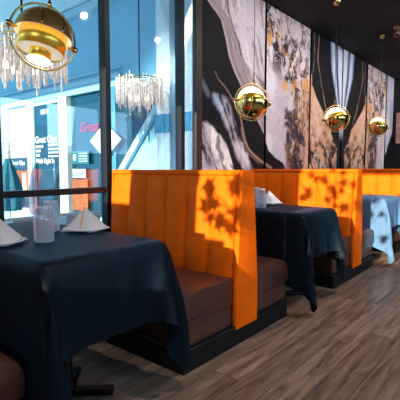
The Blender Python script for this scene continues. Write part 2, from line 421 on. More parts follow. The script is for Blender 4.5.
def paint_agate(X, Z, mirror=False, x0=4.55, x1=5.77):
    u = (X - x0) / (x1 - x0)
    if mirror: u = 1 - u
    s = u * 1.22
    w1 = fbm(s * 2, Z * 2, 55) - .5; w2 = fbm(s * 2, Z * 2, 57) - .5
    sx, sz = s + .35 * w1, Z + .35 * w2
    n1 = fbm(s * 2.4, Z * 2.4, 61) - .5; n2 = fbm(sx * 7, sz * 5, 71) - .5; n3 = fbm(sx * 20, sz * 14, 81, 4) - .5
    v1 = fbm(sx * 3.2 + sz * 1.2, sz * 2.2, 91, 6); v2 = fbm(sx * 6 + sz * 2, sz * 4, 95, 5)
    c = mix(np.zeros(X.shape + (3,)) + np.array(LILAC), (.74, .66, .72), sstep(-.1, .15, n1))
    # busy veined field: whole upper part, sliding to the right going down
    up = sstep(-.10, .22, (Z - 2.05) * .75 + (u - .42) * .9 + .5 * n1)
    c = mix(c, (.40, .35, .45), sstep(.02, .2, n2) * (.35 + .5 * up))
    c = mix(c, (.30, .20, .17), sstep(.02, .16, n2 + n3 * .8) * up * .75)
    dk = sstep(-.01, .09, n2 * .6 + .8 * n3 + .35 * (v1 - .5) + .02)
    lane = np.exp(-((2.98 - 1.05 * u - Z + .25 * n1) / .34) ** 2)
    c = mix(c, (.030, .022, .028), np.clip(dk * up * (.45 + .85 * lane), 0, 1))
    c = mix(c, (.04, .03, .035), ridge(v1, .016) * up * .9)
    c = mix(c, GOLD, ridge(v2, .020) * up * (.45 + .5 * lane))
    c = mix(c, (.80, .70, .66), ridge(fbm(sx * 8, sz * 7, 99, 4), .018) * up * .6)
    # peach flow on the far side and the lower brown drip
    pe = sstep(.52, .86, u + .45 * n1 + .25 * n2 + .14 * (2.2 - Z)) * sstep(2.75, 2.1, Z)
    pe = pe * (1 - .85 * dk * up)
    c = mix(c, PEACH, pe * .85)
    c = mix(c, (.40, .20, .12), pe * sstep(.03, .15, n2 + n3) * .7)
    dr = np.exp(-((u - .60 - .20 * (1.7 - Z) + .5 * n1) / .24) ** 2) * sstep(2.02, 1.80, Z)
    t2 = n2 * .8 + .9 * n3 + .26 * dr - .06
    c = mix(c, (.26, .20, .28), sstep(-.08, .05, n2 + .2 * dr) * sstep(.25, .7, dr) * .8)
    c = mix(c, (.05, .035, .05), sstep(-.01, .07, t2) * sstep(.15, .5, dr))
    c = mix(c, (.36, .16, .06), ridge(v2, .03) * sstep(.15, .5, dr) * .9)
    for (cu, cz, r) in ((.05, 2.74, .11), (.38, 2.20, .11), (.30, 1.98, .06), (.62, 2.25, .10), (.92, 2.3, .14), (.28, 1.75, .05)):
        d = np.hypot((u - cu) * 1.22, Z - cz) + .22 * n2 + .15 * n3
        c = mix(c, (.70, .33, .10), sstep(r, r * .3, d) * .85)
    return c

def paint_plume(X, Z):
    Xm = 7.065
    d = np.abs(X - Xm)
    n1 = fbm(d * 3, Z * 3, 101) - .5; n2 = fbm(d * 9, Z * 9, 111) - .5; n3 = fbm(d * 24, Z * 24, 121, 4) - .5
    c = mix(np.zeros(X.shape + (3,)) + np.array(PEACH), (.74, .46, .33), sstep(-.1, .15, n1 + .5 * n2))
    c = mix(c, (.48, .30, .26), sstep(.12, .3, n2 + .3 * n3))
    # dark mottle at the outer foot
    ft = sstep(2.05, 1.55, Z + .55 * (1.22 - d) + .9 * n1) 
    t = n2 + .5 * n3
    c = mix(c, (.05, .03, .03), sstep(-.06, .05, t) * ft)
    c = mix(c, (.42, .38, .46), sstep(.08, .2, n1 + .3 * n3) * ft * .6)
    # black V
    B = np.interp(Z, [.8, 1.15, 1.42, 1.57, 1.8, 2.08, 2.34, 2.7, 3.2], [.22, .19, .15, .36, .50, .92, 1.19, 1.31, 1.34])
    kb = sstep(.02, -.02, d - B + .10 * n2)
    c = mix(c, BLACK, kb)
    # small inner foot cluster
    cl = np.exp(-((d - .26) / .18) ** 2) * np.exp(-((Z - 1.45) / .20) ** 2)
    c = mix(c, (.05, .03, .03), sstep(-.06, .04, n2 + .8 * n3) * sstep(.2, .6, cl))
    # blue white plume
    P = np.interp(Z, [1.6, 1.9, 2.16, 2.5, 2.7, 3.2], [.10, .13, .22, .40, .50, .58])
    kp = sstep(.015, -.03, d - P + .03 * n1) * sstep(1.55, 1.75, Z)
    rel = np.clip(d / P, 0, 1)
    fold = fbm(rel * 3.6 + .25 * (Z - 2), Z * .9, 131, 3)
    pc = mix(np.zeros(X.shape + (3,)) + np.array((.34, .40, .56)), (.66, .70, .80), sstep(.42, .62, fold))
    pc = mix(pc, (.06, .09, .20), sstep(.45, .34, fold))
    pc = mix(pc, (.08, .14, .34), sstep(.72, .98, rel) * .85)
    c = c * (1 - kp[..., None]) + pc * kp[..., None]
    ln = seg_dist(d, Z, [(.98, 3.1), (1.02, 2.75), (.86, 2.4), (.70, 2.1), (.55, 1.9)])
    c = mix(c, (.40, .25, .16), np.exp(-((ln + .03 * n2) / .012) ** 2) * .8)
    ln = seg_dist(d, Z, [(1.16, 3.1), (1.12, 2.8), (1.18, 2.5)])
    c = mix(c, (.35, .28, .30), np.exp(-((ln + .05 * n2) / .012) ** 2) * .5)
    return c

panels = [(3.27, 4.50), (4.55, 5.78), (5.83, 7.045), (7.085, 8.31), (8.38, 9.60), (9.665, 10.19)]
plabels = ['first marble mural panel beside the window, black river edged with mauve',
           'second marble mural panel, mottled lilac and gold with dark agate veins',
           'third marble mural panel, left half of the mirrored blue plume in black',
           'fourth marble mural panel, right half of the mirrored blue plume in black',
           'fifth marble mural panel, narrow looking, speckled lilac and brown',
           'last marble mural panel before the corner, cut off, bluish lilac']
for i, (x0, x1) in enumerate(panels):
    z0, z1 = .125, CEIL - .012
    nx = max(60, int((x1 - x0) / .0095)); nz = int((z1 - z0) / .0105)
    xs = np.linspace(x0, x1, nx); zs = np.linspace(z0, z1, nz)
    X, Z = np.meshgrid(xs, zs)
    if i == 0: c, _ = paint_flow(X, Z)
    elif i == 1:
        c0, pour = paint_flow(X, Z); c1 = paint_agate(X, Z); c = c0 * (1 - pour[..., None]) + c1 * pour[..., None]
    elif i in (2, 3): c = paint_plume(X, Z)
    elif i == 4: c = paint_agate(X, Z, True, 8.38, 9.60)
    else:
        c = mix(np.zeros(X.shape + (3,)) + np.array((.30, .34, .48)), (.52, .52, .62), sstep(.4, .6, fbm(X * 3, Z * 2, 151)))
        c = mix(c, BLACK, sstep(.02, -.02, Z - (1.35 + .6 * (X - 9.66) / .53) + .1 * (fbm(X * 5, Z * 5, 161) - .5)))
    yf = WY - .005
    v = np.stack([X, np.full(X.shape, yf), Z], -1).reshape(-1, 3)
    idx = np.arange(nx * nz).reshape(nz, nx)
    f = np.stack([idx[:-1, :-1], idx[:-1, 1:], idx[1:, 1:], idx[1:, :-1]], -1).reshape(-1, 4)
    base = len(v)
    edge = [(x0, yf, z0), (x1, yf, z0), (x1, yf, z1), (x0, yf, z1), (x0, WY + .02, z0), (x1, WY + .02, z0), (x1, WY + .02, z1), (x0, WY + .02, z1)]
    vv = v.tolist() + edge
    ff = f.tolist() + [[base + a for a in q] for q in ((0, 4, 5, 1), (1, 5, 6, 2), (2, 6, 7, 3), (3, 7, 4, 0), (4, 7, 6, 5))]
    me = bpy.data.meshes.new('mural_panel'); me.from_pydata(vv, [], ff)
    at = me.color_attributes.new('paint', 'FLOAT_COLOR', 'POINT')
    cc = np.zeros((len(vv), 4), np.float32); cc[:base, :3] = np.clip(c.reshape(-1, 3), 0, 1); cc[:, 3] = 1
    at.data.foreach_set('color', cc.ravel())
    me.materials.append(M['paint']); me.update()
    o = bpy.data.objects.new('mural_panel', me); COL.objects.link(o)
    tag(o, plabels[i], 'mural panel', 'marble mural panels along the wall')

# ------------------------------------------------------------------ booths
YA = 1.42; YB = 2.655                       # aisle end and wall end
def make_booth():
    t = thing('booth_bench', 'double-sided booth', 'booth', (0, 0, 0), 0, 'double-sided orange booths along the wall')
    # plinth
    MB().box(-.60, .545, YA - .015, YB, 0, .125).build('plinth', 'plinth', t, bevel=.006)
    for sgn in (-1, 1):
        e = 1
        # lower leather box
        xs = sorted((sgn * .565, sgn * .12))
        MB().box(xs[0], xs[1], YA + .012, YB, .125, .262).build('seat_base', 'leather', t, bevel=.008)
        # cushion: rounded loaf section, domed
        prof = [(.10, .262), (.575, .262), (.583, .275), (.585, .345), (.578, .375), (.562, .400), (.535, .420), (.50, .432), (.40, .440), (.25, .434), (.10, .425)]
        rows = [(YA + .002, .0), (YA + .004, .55), (YA + .018, .85), (YA + .05, .97), (YA + .12, 1.), (YA + .5, 1.), (YB - .1, 1.), (YB, .97)]
        v = []; f = []; n = len(prof)
        cx, cz = .34, .34
        for (y, k) in rows:
            for (x, z) in prof:
                if y < YA + .1:
                    q = 1 - (1 - k) * .16
                    zz = .262 + (z - .262) * (q if k > 0 else .80)
                    v.append((sgn * (cx + (x - cx) * (1 if k > 0 else .985)), y + (.0 if k > 0 else 0), zz))
                else: v.append((sgn * x, y, z))
        for j in range(len(rows) - 1):
            for i in range(n):
                f.append((j * n + i, j * n + (i + 1) % n, (j + 1) * n + (i + 1) % n, (j + 1) * n + i))
        f.append(tuple(range(n))); f.append(tuple(range((len(rows) - 1) * n, len(rows) * n)))
        MB().add(v, f, True).build('seat_cushion', 'leather', t, bevel=.004, seg=1)
    # channel-tufted backrest, both faces and a rolled top
    path = []
    HB, TB, ZT = .112, .056, 1.045
    for k in range(9): path.append((-(HB + (TB - HB) * k / 8), .36 + (ZT - .36) * k / 8))
    for k in range(1, 8):
        a = PI - PI * k / 8; path.append((TB * math.cos(a), ZT + .022 * math.sin(a)))
    for k in range(8, -1, -1): path.append((HB + (TB - HB) * k / 8, .36 + (ZT - .36) * k / 8))
    NCH = 6; per = 12; y0, y1 = YA + .02, YB - .01
    v = []; f = []; n = len(path)
    for j in range(NCH * per + 1):
        u = j / per; fr = u - math.floor(u)
        puff = .030 * (math.sqrt(max(0, 1 - (2 * fr - 1) ** 2)) if j % per else 0.)
        for (x, z) in path:
            fade = 1 if z < 1.0 else max(0, 1 - (z - 1.0) / .05)
            v.append((x + math.copysign(puff * fade, x) if abs(x) > .02 else x, y0 + (y1 - y0) * j / (NCH * per), z))
    for j in range(NCH * per):
        for i in range(n - 1):
            f.append((j * n + i, j * n + i + 1, (j + 1) * n + i + 1, (j + 1) * n + i))
    f.append(tuple(range(n))); f.append(tuple(range(NCH * per * n, (NCH * per + 1) * n)))
    MB().add(v, f, True).build('backrest', 'velvet', t)
    # flat cap along the top
    MB().box(-.064, .064, YA + .004, YB - .004, 1.052, 1.088).build('top_trim', 'velvet', t, bevel=.012, seg=3)
    # upholstered end panel running down to the plinth
    MB().prism([(-.122, .10), (.122, .10), (.125, .36), (.066, 1.086), (-.066, 1.086), (-.125, .36)], YA - .020, YA + .012).build('end_panel', 'velvet', t, bevel=.007)
    MB().prism([(-.11, .127), (.11, .127), (.066, 1.086), (-.066, 1.086)], YB - .012, YB + .005).build('wall_end_panel', 'velvet', t, bevel=.004)
    return t
XB = 2.145; PER = 2.03
blabels = ['brown leather booth seat in the lower left corner, mostly cut off by the photo edge',
           'nearest full orange booth with brown leather seats, beside the window and first table',
           'second full orange booth, along the mural wall behind the second dark table',
           'farthest orange booth along the mural wall, behind the sunlit blue tablecloth']
booth = make_booth()
booth.location = (XB - PER, 0, 0); booth['label'] = blabels[0]
for i in (1, 2, 3): dup(booth, (XB + PER * (i - 1), 0, 0), 0, blabels[i])

# ------------------------------------------------------------------ tables and draped cloths
TX = [1.045, 3.085, 5.115]; TYC = 1.92; HX, HY, TZ = .325, .600, .755
def make_table():
    t = thing('dining_table', 'x', 'table', (0, 0, 0), 0, 'pedestal tables under the dark cloths')
    MB().box(-HX + .014, HX - .014, -HY + .014, HY - .014, TZ - .04, TZ - .004).build('table_top', 'iron', t, bevel=.008)
    for y in (-.20, .26):
        MB().lathe([(.0, .02), (.05, .02), (.05, .05), (.034, .09), (.034, .66), (.11, .70), (.11, .72), (0, .72)], 18).build('pedestal', 'iron', t, loc=(0, y, 0))
        b = MB()
        for a in (PI / 4, 3 * PI / 4):
            m = Matrix.Rotation(a, 4, 'Z')
            b.box(-.23, .23, -.03, .03, .004, .034, m)
        b.build('pedestal_foot', 'iron', t, bevel=.008, loc=(0, y, 0))
    return t
tlabels = ['pedestal table under the nearest navy cloth, between the first two booths',
           'pedestal table under the second navy cloth, along the mural',
           'pedestal table under the farthest, sunlit blue cloth']
tb = make_table(); tb.location = (TX[0], TYC, 0); tb['label'] = tlabels[0]
for i in (1, 2): dup(tb, (TX[i], TYC, 0), 0, tlabels[i])

def sim_cloth(ovx=.43, ovy=.32, shift=-.07, steps=620, seed=1):
    hx, hy, top, rad = HX + .006, HY + .006, TZ + .008, .012
    W, D = 2 * (hx + ovx), 2 * (hy + ovy)
    nx = 48; ny = 54
    gx = np.linspace(-W / 2, W / 2, nx) + shift; gy = np.linspace(-D / 2, D / 2, ny)
    GX, GY = np.meshgrid(gx, gy, indexing='ij')
    P = np.stack([GX, GY, np.full(GX.shape, top + .001)], -1)
    pin = (np.abs(GX) < hx - .012) & (np.abs(GY) < hy - .012); P0 = P.copy()
    r = np.random.default_rng(seed); P[..., 2] += r.random(GX.shape) * .002
    Q = P.copy(); dx = gx[1] - gx[0]; dy = gy[1] - gy[0]; dd = math.hypot(dx, dy)
    def con(a, b_, L, w=.5):
        d = b_ - a; l = np.sqrt((d * d).sum(-1, keepdims=True)) + 1e-9
        c = d * ((l - L) / l * w); return c
    for s in range(steps):
        vel = (P - Q) * .965; Q = P.copy(); P = P + vel; P[..., 2] -= .0030
        for it in range(14):
            for par in (0, 1):
                for ax, L in ((0, dx), (1, dy)):
                    sl_a = [slice(None)] * 2; sl_b = [slice(None)] * 2
                    N = P.shape[ax]
                    ia = np.arange(par, N - 1, 2)
                    if ax == 0:
                        c = con(P[ia], P[ia + 1], L); P[ia] += c; P[ia + 1] -= c
                    else:
                        c = con(P[:, ia], P[:, ia + 1], L); P[:, ia] += c; P[:, ia + 1] -= c
            if it % 2 == 0:
                for par in (0, 1):
                    ia = np.arange(par, P.shape[0] - 1, 2)
                    c = con(P[ia, :-1], P[ia + 1, 1:], dd, .10); P[ia, :-1] += c; P[ia + 1, 1:] -= c
                    c = con(P[ia, 1:], P[ia + 1, :-1], dd, .10); P[ia, 1:] += c; P[ia + 1, :-1] -= c
                # bending
                for k in (2, 3):
                    a = P[:-k] ; bb = P[k:]; c = con(a, bb, dx * k, .025); P[:-k] += c; P[k:] -= c
                    a = P[:, :-k]; bb = P[:, k:]; c = con(a, bb, dy * k, .025); P[:, :-k] += c; P[:, k:] -= c
            # collision with table block (rounded edge), seats, window wall
            x, y, z = P[..., 0], P[..., 1], P[..., 2]
            qx = np.clip(x, -(hx - rad), hx - rad); qy = np.clip(y, -(hy - rad), hy - rad); qz = np.minimum(z, top - rad)
            ox, oy, oz = x - qx, y - qy, z - qz
            dist = np.sqrt(ox * ox + oy * oy + oz * oz)
            ins = (dist < rad) & (dist > 1e-7)
            k = np.where(ins, rad / np.maximum(dist, 1e-7), 1.)
            P[..., 0] = qx + ox * k; P[..., 1] = qy + oy * k; P[..., 2] = qz + oz * k
            deep = dist <= 1e-7
            P[pin] = P0[pin]
            lowz = P[..., 2] < .46
            P[..., 0] = np.where(lowz, np.clip(P[..., 0], -.336, .545), P[..., 0])
            P[..., 1] = np.minimum(P[..., 1], .765)
            P[..., 2] = np.maximum(P[..., 2], .012)
        Q[pin] = P0[pin]
    idx = np.arange(nx * ny).reshape(nx, ny)
    f = np.stack([idx[:-1, :-1], idx[1:, :-1], idx[1:, 1:], idx[:-1, 1:]], -1).reshape(-1, 4)
    return P.reshape(-1, 3).tolist(), f.tolist()
cv, cf = sim_cloth()
clabels = ['dark navy tablecloth over the nearest table, two jars and two napkins on it',
           'dark navy tablecloth over the second table, beneath the second pendant lamp',
           'tablecloth over the farthest table, lit pale blue by the sun']
cloth = MB().add(cv, cf, True).build('tablecloth', 'cloth', sub=1, loc=(TX[0], TYC, 0), recalc=False)
tag(cloth, clabels[0], 'tablecloth', 'dark cloths over the tables')
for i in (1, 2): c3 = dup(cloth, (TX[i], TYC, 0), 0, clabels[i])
c3.data = c3.data.copy(); c3.data.materials.clear(); c3.data.materials.append(M['cloth_sunlit'])
CT = TZ + .012                                              # top of the cloth

# ------------------------------------------------------------------ table ware
def make_jar():
    t = thing('glass_jar', 'x', 'jar', (0, 0, 0), .4, 'clear glass jars on the dark cloths')
    # rounded-square body that turns round at the neck
    prof = [(.030, .002, .2), (.039, .004, .25), (.041, .012, .3), (.041, .100, .3), (.0405, .112, .25), (.037, .122, .1), (.034, .127, 0), (.0345, .133, 0), (.034, .137, 0), (.0355, .141, 0), (.034, .145, 0), (.0355, .149, 0), (.034, .153, 0), (.0335, .158, 0)]
    def ring(r, z, sq, n=32, inner=0):
        o = []
        for i in range(n):
            a = 2 * PI * i / n
            k = 1 / (abs(math.cos(a)) ** 5 + abs(math.sin(a)) ** 5) ** .2
            rr = (r - inner) * ((1 - sq) + sq * k * 1.0)
            o.append((rr * math.cos(a), rr * math.sin(a), z))
        return o
    n = 32; v = []; f = []
    rows = [ring(r, z, s) for r, z, s in prof] 
    for rw in rows: v += rw
    for j in range(len(rows) - 1):
        for i in range(n): f.append((j * n + i, j * n + (i + 1) % n, (j + 1) * n + (i + 1) % n, (j + 1) * n + i))
    f.append(tuple(range(n)))
    MB().add(v, f, True).build('jar_body', 'jar_glass', t)
    ringpts = [(.0345 * math.cos(2 * PI * i / 32), .0345 * math.sin(2 * PI * i / 32), .159) for i in range(32)]
    MB().tube(ringpts, .0022, 6, closed=True).build('jar_rim', 'china', t)
    bp = [(.036 * math.cos(2 * PI * i / 32), .036 * math.sin(2 * PI * i / 32), .006) for i in range(32)]
    MB().tube(bp, .003, 6, closed=True).build('jar_foot', 'china', t)
    return t
jar = make_jar()
spots = [(.945, 1.70, 'square clear glass jar on the nearest navy cloth, the one in front'),
         (1.135, 1.965, 'square clear glass jar on the nearest navy cloth, partly behind another jar'),
         (2.905, 1.77, 'clear glass jar on the second navy cloth, the front one of the pair'),
         (3.085, 1.94, 'clear glass jar on the second navy cloth, half hidden behind its twin')]
for i, (x, y, lb) in enumerate(spots):
    if i == 0: jar.location = (x, y, CT); jar['label'] = lb
    else: dup(jar, (x, y, CT), .4 + .3 * i, lb)

def make_plate():
    o = MB().lathe([(0, .004), (.06, .004), (.075, .006), (.112, .014), (.118, .017), (.117, .020), (.110, .017), (.075, .010), (0, .008)], 40).build('plate', 'china')
    return tag(o, 'x', 'plate', 'small pale plates under the napkins')
def make_napkin(stripe):
    # linen square folded to a four-sided standing pyramid with slightly sagging flanks
    H, R = .118, .122; n = 28; rows = 9; v = []; f = []
    for j in range(rows):
        t_ = j / (rows - 1)
        for i in range(n):
            a = 2 * PI * i / n
            k = 1 / (abs(math.cos(a)) + abs(math.sin(a))) ** .9           # diamond plan
            fl = 1 + .05 * math.sin(a * 4 + .7) * (1 - t_)
            rr = R * (1 - t_) ** .96 * k * fl * (1.08 if j == 0 else 1.)
            v.append((rr * math.cos(a), rr * math.sin(a) * .85, .0 + H * t_ ** 1.02))
    for j in range(rows - 1):
        for i in range(n): f.append((j * n + i, j * n + (i + 1) % n, (j + 1) * n + (i + 1) % n, (j + 1) * n + i))
    f.append(tuple(range(n)))
    t = thing('folded_napkin', 'x', 'napkin', (0, 0, 0), 0, 'white pyramid napkins on plates')
    MB().add(v, f, True).build('linen_fold', 'napkin', t)
    # overlapping front flap edge, thicker fold running from tip to base
    e = []
    for k in range(8):
        q = k / 7; e.append((-.006 - .064 * (1 - q) * .62, -(.090 * (1 - q)) * .58 - .004, .004 + H * q))
    MB().tube(e, [.004 - .002 * k / 7 for k in range(8)], 6).build('fold_edge', 'stripe' if stripe else 'napkin', t)
    e = []
    for k in range(8):
        q = k / 7; e.append((.030 * (1 - q) , -(.096 * (1 - q)) * .66 - .003, .004 + H * q))
    MB().tube(e, .0016, 5).build('fold_edge', 'napkin', t)
    return t
plate = make_plate(); nap_w = make_napkin(False); nap_s = make_napkin(True)
ns = [(.795, 1.83, 'left edge of the nearest navy cloth', 0), (1.272, 1.858, 'nearest navy cloth beside the jars', 1), (3.31, 1.93, 'second navy cloth beside the glass jars', 0)]
for i, (x, y, where, st) in enumerate(ns):
    lb = 'small pale plate under a napkin on the ' + where
    if i == 0: plate.location = (x, y, CT - .003); plate['label'] = lb
    else: dup(plate, (x, y, CT - .003), 0, lb)
    lb = ['plain white pyramid napkin cut off at the left edge of the nearest table',
          'white pyramid napkin with an amber edge, right of the jars on the nearest table',
          'white pyramid napkin on the second table beside two glass jars'][i]
    rz = math.atan2(-y, -x) + PI / 2 + .25
    if i == 0: nap_w.location = (x, y, CT + .005); nap_w['label'] = lb; nap_w.rotation_euler = (0, 0, rz)
    elif i == 1: nap_s.location = (x, y, CT + .005); nap_s['label'] = lb; nap_s.rotation_euler = (0, 0, rz)
    else: dup(nap_w, (x, y, CT + .005), rz, lb)

# ------------------------------------------------------------------ pendant lamps
def make_pendant(zc, pitch, roll, yaw, shade_m, top_glow):
    """Brass hoop in the local XZ plane, dome shade and stacked cylinders tilting on the hoop's side pins."""
    t = thing('pendant_lamp', 'x', 'pendant lamp', (0, 0, 0), 0, 'brass globe pendants over the tables')
    O = Matrix.Translation((0, 0, zc)) @ Matrix.Rotation(yaw, 4, 'Z') @ Matrix.Rotation(roll, 4, 'Y')
    RR = .163; zo, zi, ro = (-.046, -.070, .104) if top_glow else (-.080, -.118, .116)
    def ap(mb, m):
        mb.v = [tuple(m @ Vector(p)) for p in mb.v]; return mb
    hoop = MB().tube([(RR * math.cos(2 * PI * i / 64), 0, RR * math.sin(2 * PI * i / 64)) for i in range(64)], .0055, 8, closed=True)
    ap(hoop, O).build('hoop', 'brass', t)
    for s in (-1, 1):
        k = MB().lathe([(0, -.018), (.012, -.018), (.015, -.010), (.015, .012), (.008, .016), (.006, .036), (0, .036)], 14,
                       Matrix.Translation((s * RR, 0, 0)) @ Matrix.Rotation(-s * PI / 2, 4, 'Y'))
        ap(k, O).build('side_pin', 'brass', t)
    S = O @ Matrix.Rotation(pitch, 4, 'X')                  # shade frame: dome over local +z
    R = .143
    dome = MB().lathe([(R * math.cos(a), R * math.sin(a)) for a in [PI / 2 * k / 14 for k in range(15)]], 44)
    ap(dome, S).build('dome_shade', shade_m, t)
    inn = MB().lathe([((R - .004) * math.cos(a), (R - .004) * math.sin(a)) for a in [PI / 2 * k / 14 for k in range(15)]], 44)
    ap(inn, S).build('dome_lining', 'white_glow', t)
    if top_glow:                                            # second, quarter-globe shade behind the cylinders
        q = MB().lathe([(R * math.cos(a), -R * math.sin(a)) for a in [PI / 2 * k / 12 for k in range(13)]], 24, a0=PI, a1=2 * PI)
        ap(q, S).build('quarter_shade', shade_m, t)
        q = MB().lathe([((R - .004) * math.cos(a), -(R - .004) * math.sin(a)) for a in [PI / 2 * k / 12 for k in range(13)]], 24, a0=PI, a1=2 * PI)
        ap(q, S).build('quarter_lining', 'white_glow', t)
    # ribs stepping over the dome
    for off in (-.052, .052):
        rr = math.sqrt(R * R - off * off)
        rb = MB().tube([(off + .0, (rr + .001) * math.cos(a), (rr + .001) * math.sin(a)) for a in [PI * k / 24 for k in range(25)]], .004, 6)
        ap(rb, S).build('dome_band', 'brass', t)
    c1 = MB().lathe([(ro - .004, .02), (ro, .02), (ro, zo), (ro - .004, zo), (ro - .004, .02)], 40)
    ap(c1, S).build('outer_cylinder', 'brass_satin', t)
    d1 = MB().lathe([(0, zo + .008), (ro - .004, zo + .008)], 40); ap(d1, S).build('outer_diffuser', 'white_glow', t)
    c2 = MB().lathe([(.050, -.03), (.053, -.03), (.053, zi), (.050, zi), (.050, -.03)], 32)
    ap(c2, S).build('inner_cylinder', 'brass_satin', t)
    d2 = MB().lathe([(0, zi - .002), (.056, zi - .002), (.060, zi - .008), (0, zi - .012)], 32); ap(d2, S).build('inner_diffuser', 'lamp_glow', t)
    tip = O @ Vector((0, 0, RR))
    tp = Vector((tip.x, tip.y, tip.z))
    MB().lathe([(0, -.008), (.010, -.006), (.010, .018), (.005, .03), (.004, .10), (0, .10)], 14, Matrix.Translation(tp)).build('stem', 'brass', t)
    MB().tube([tp + Vector((0, 0, .09)), Vector((tp.x, tp.y, CEIL - .03))], .0028, 6).build('cord', 'cord', t)
    MB().lathe([(0, -.055), (.018, -.052), (.040, -.035), (.050, -.006), (.050, 0), (0, 0)], 24, Matrix.Translation((tp.x, tp.y, CEIL))).build('ceiling_canopy', 'brass', t)
    return t
def facing(x, y): return math.atan2(y, x) - PI / 2          # local -Y looks back to the aisle
PX = [(1.128, 1.980, 1.762), (3.109, 2.0, 1.681), (5.08, 2.02, 1.721), (6.78, 2.02, 1.755)]
plb = ['large brass dome pendant with white discs hanging in front of the window, top left',
       'brass globe pendant with hoop in front of the first mural panel',
       'brass globe pendant with hoop in front of the mirrored blue mural panels',
       'smallest brass globe pendant with hoop, near the end of the mural wall']
for i, (x, y, z) in enumerate(PX):
    if i == 0: p = make_pendant(z, math.radians(-4), math.radians(13), facing(x, y) + .30, 'brass_dark', False)
    else: p = make_pendant(z, math.radians(175 - 2 * i), math.radians((6, -8, 10)[i - 1]), facing(x, y) + (.42, .30, .5)[i - 1], 'brass', True)
    p.location = (x, y, 0); p['label'] = plb[i]

# ------------------------------------------------------------------ far end: picture and ceiling fixture
t = thing('framed_picture', 'small framed picture in pink and peach on the black end wall', 'picture', (10.2, 2.28, 1.63))
MB().box(-.03, 0, -.38, .38, 0, .75).build('picture_frame', 'umber', t, bevel=.004)
b = MB().box(-.036, -.028, -.35, .35, .03, .72)
M['picture'] = mat('pink_peach_print', (.55, .28, .24), .6, var=.6, vscale=3.5, stretch=(1, 1, 2.2))
b.build('print', 'picture', t)
t = thing('ceiling_spotlight_track', 'dark rusty spotlight track on the black ceiling, upper right corner', 'track light', (6.75, 1.72, CEIL))
MB().box(-.30, .45, -.035, .035, -.05, 0).build('track', 'fixture', t, bevel=.005)
for k in range(3):
    hd = MB().lathe([(0, 0), (.035, 0), (.045, -.09), (.040, -.092), (.03, -.02), (0, -.02)], 18, Matrix.Translation((-.2 + .25 * k, 0, -.05)) @ Matrix.Rotation(.5, 4, 'Y'))
    hd.build('spot_head', 'fixture', t)

# ------------------------------------------------------------------ outside: covered walk, shopfront, its signs
struct(MB().box(-6, 12, 2.86, 14, -.10, -.04).build('pavement', 'pave'))
struct(MB().box(-1.8, 4.0, 2.87, 14, 3.55, 3.65).build('walkway_ceiling', 'soffit'))
FX = 3.8
sf = thing('shopfront', 'pale blue shopfront across the covered walk, seen through the window', 'shopfront', (FX, 0, 0))
b = MB()
b.box(0, .2, 8.1, 14, -.04, 3.55); b.box(0, .2, 2.9, 4.78, -.04, 3.55)          # solid ends
b.box(0, .2, 4.78, 8.1, 2.42, 3.55)
b.build('stucco_wall', 'stucco', sf)
MB().box(-.10, 0, 2.9, 14, 3.42, 3.53).build('cornice', 'stucco_light', sf, bevel=.01)
b = MB()
b.box(-.07, .02, 4.6, 14, 2.36, 2.44); b.box(-.04, .02, 4.6, 14, 2.50, 2.53)
b.build('header_beam', 'stucco_light', sf, bevel=.008)
MB().box(-.05, .02, 4.6, 8.2, 2.25, 2.36).build('header_panel', 'stucco', sf)
for (y0, y1) in ((5.94, 6.18), (7.10, 7.24), (8.02, 8.12)):
    MB().box(-.06, .10, y0, y1, -.04, 2.26).build('frame_post', 'alu', sf, bevel=.008)
MB().box(-.06, .10, 4.70, 4.84, -.04, 2.26).build('frame_post', 'steel_blue', sf, bevel=.008)
MB().box(-.05, .10, 4.84, 5.94, -.04, .35).build('stall_riser', 'stucco_light', sf, bevel=.006)
MB().box(-.05, .10, 7.24, 8.02, -.04, .35).build('stall_riser', 'stucco_light', sf, bevel=.006)
MB().box(.03, .036, 4.84, 5.94, .35, 2.25).build('shop_window', 'shop_glass', sf)
MB().box(.03, .036, 7.24, 8.02, .35, 2.25).build('shop_window', 'shop_glass', sf)
b = MB(); b.box(1.3, 1.4, 3.2, 9.0, -.04, 2.9); b.box(.2, 1.4, 3.1, 3.2, -.04, 2.9); b.box(.2, 1.4, 9.0, 9.1, -.04, 2.9); b.box(.2, 1.4, 3.2, 9.0, 2.8, 2.9)
b.build('shop_interior', 'shop_dark', sf)
MB().box(.2, 1.3, 3.2, 9.0, -.06, -.02).build('shop_floor', 'shop_floor', sf)
# sloping brace and flat wall panel on the near end
b = MB()
m = Matrix.Translation((-.05, 3.70, 2.04)) @ Matrix.Rotation(math.atan2(1.0, .90), 4, 'X')
b.box(-.03, .03, -.045, .045, -1.5, .0, Matrix.Translation((-.05, 3.78, 1.96)) @ Matrix.Rotation(math.radians(42), 4, 'X'))
b.build('sloping_brace', 'stucco_light', sf, bevel=.006)
MB().add([(-.004, 4.75, .84), (-.004, 4.75, 2.2), (-.004, 3.80, 2.2), (-.004, 3.84, 1.86)], [(0, 1, 2, 3)]).build('dark_gable_glass', 'shop_dark', sf)
b = MB(); b.box(-.12, .02, 3.56, 3.80, -.04, 3.42); b.build('column', 'column', sf, bevel=.01)
b = MB(); b.box(-.125, -.118, 3.55, 3.81, 1.54, 1.77); b.build('column_shadow', 'column_shade', sf)  # blue strip painting a shadow across the column
b = MB(); b.box(-.10, .02, 3.22, 3.45, -.04, 3.42); b.build('column', 'column', sf, bevel=.01)
b = MB(); b.box(-.105, -.098, 3.21, 3.46, 1.54, 1.77); b.build('column_shadow', 'column_shade', sf)

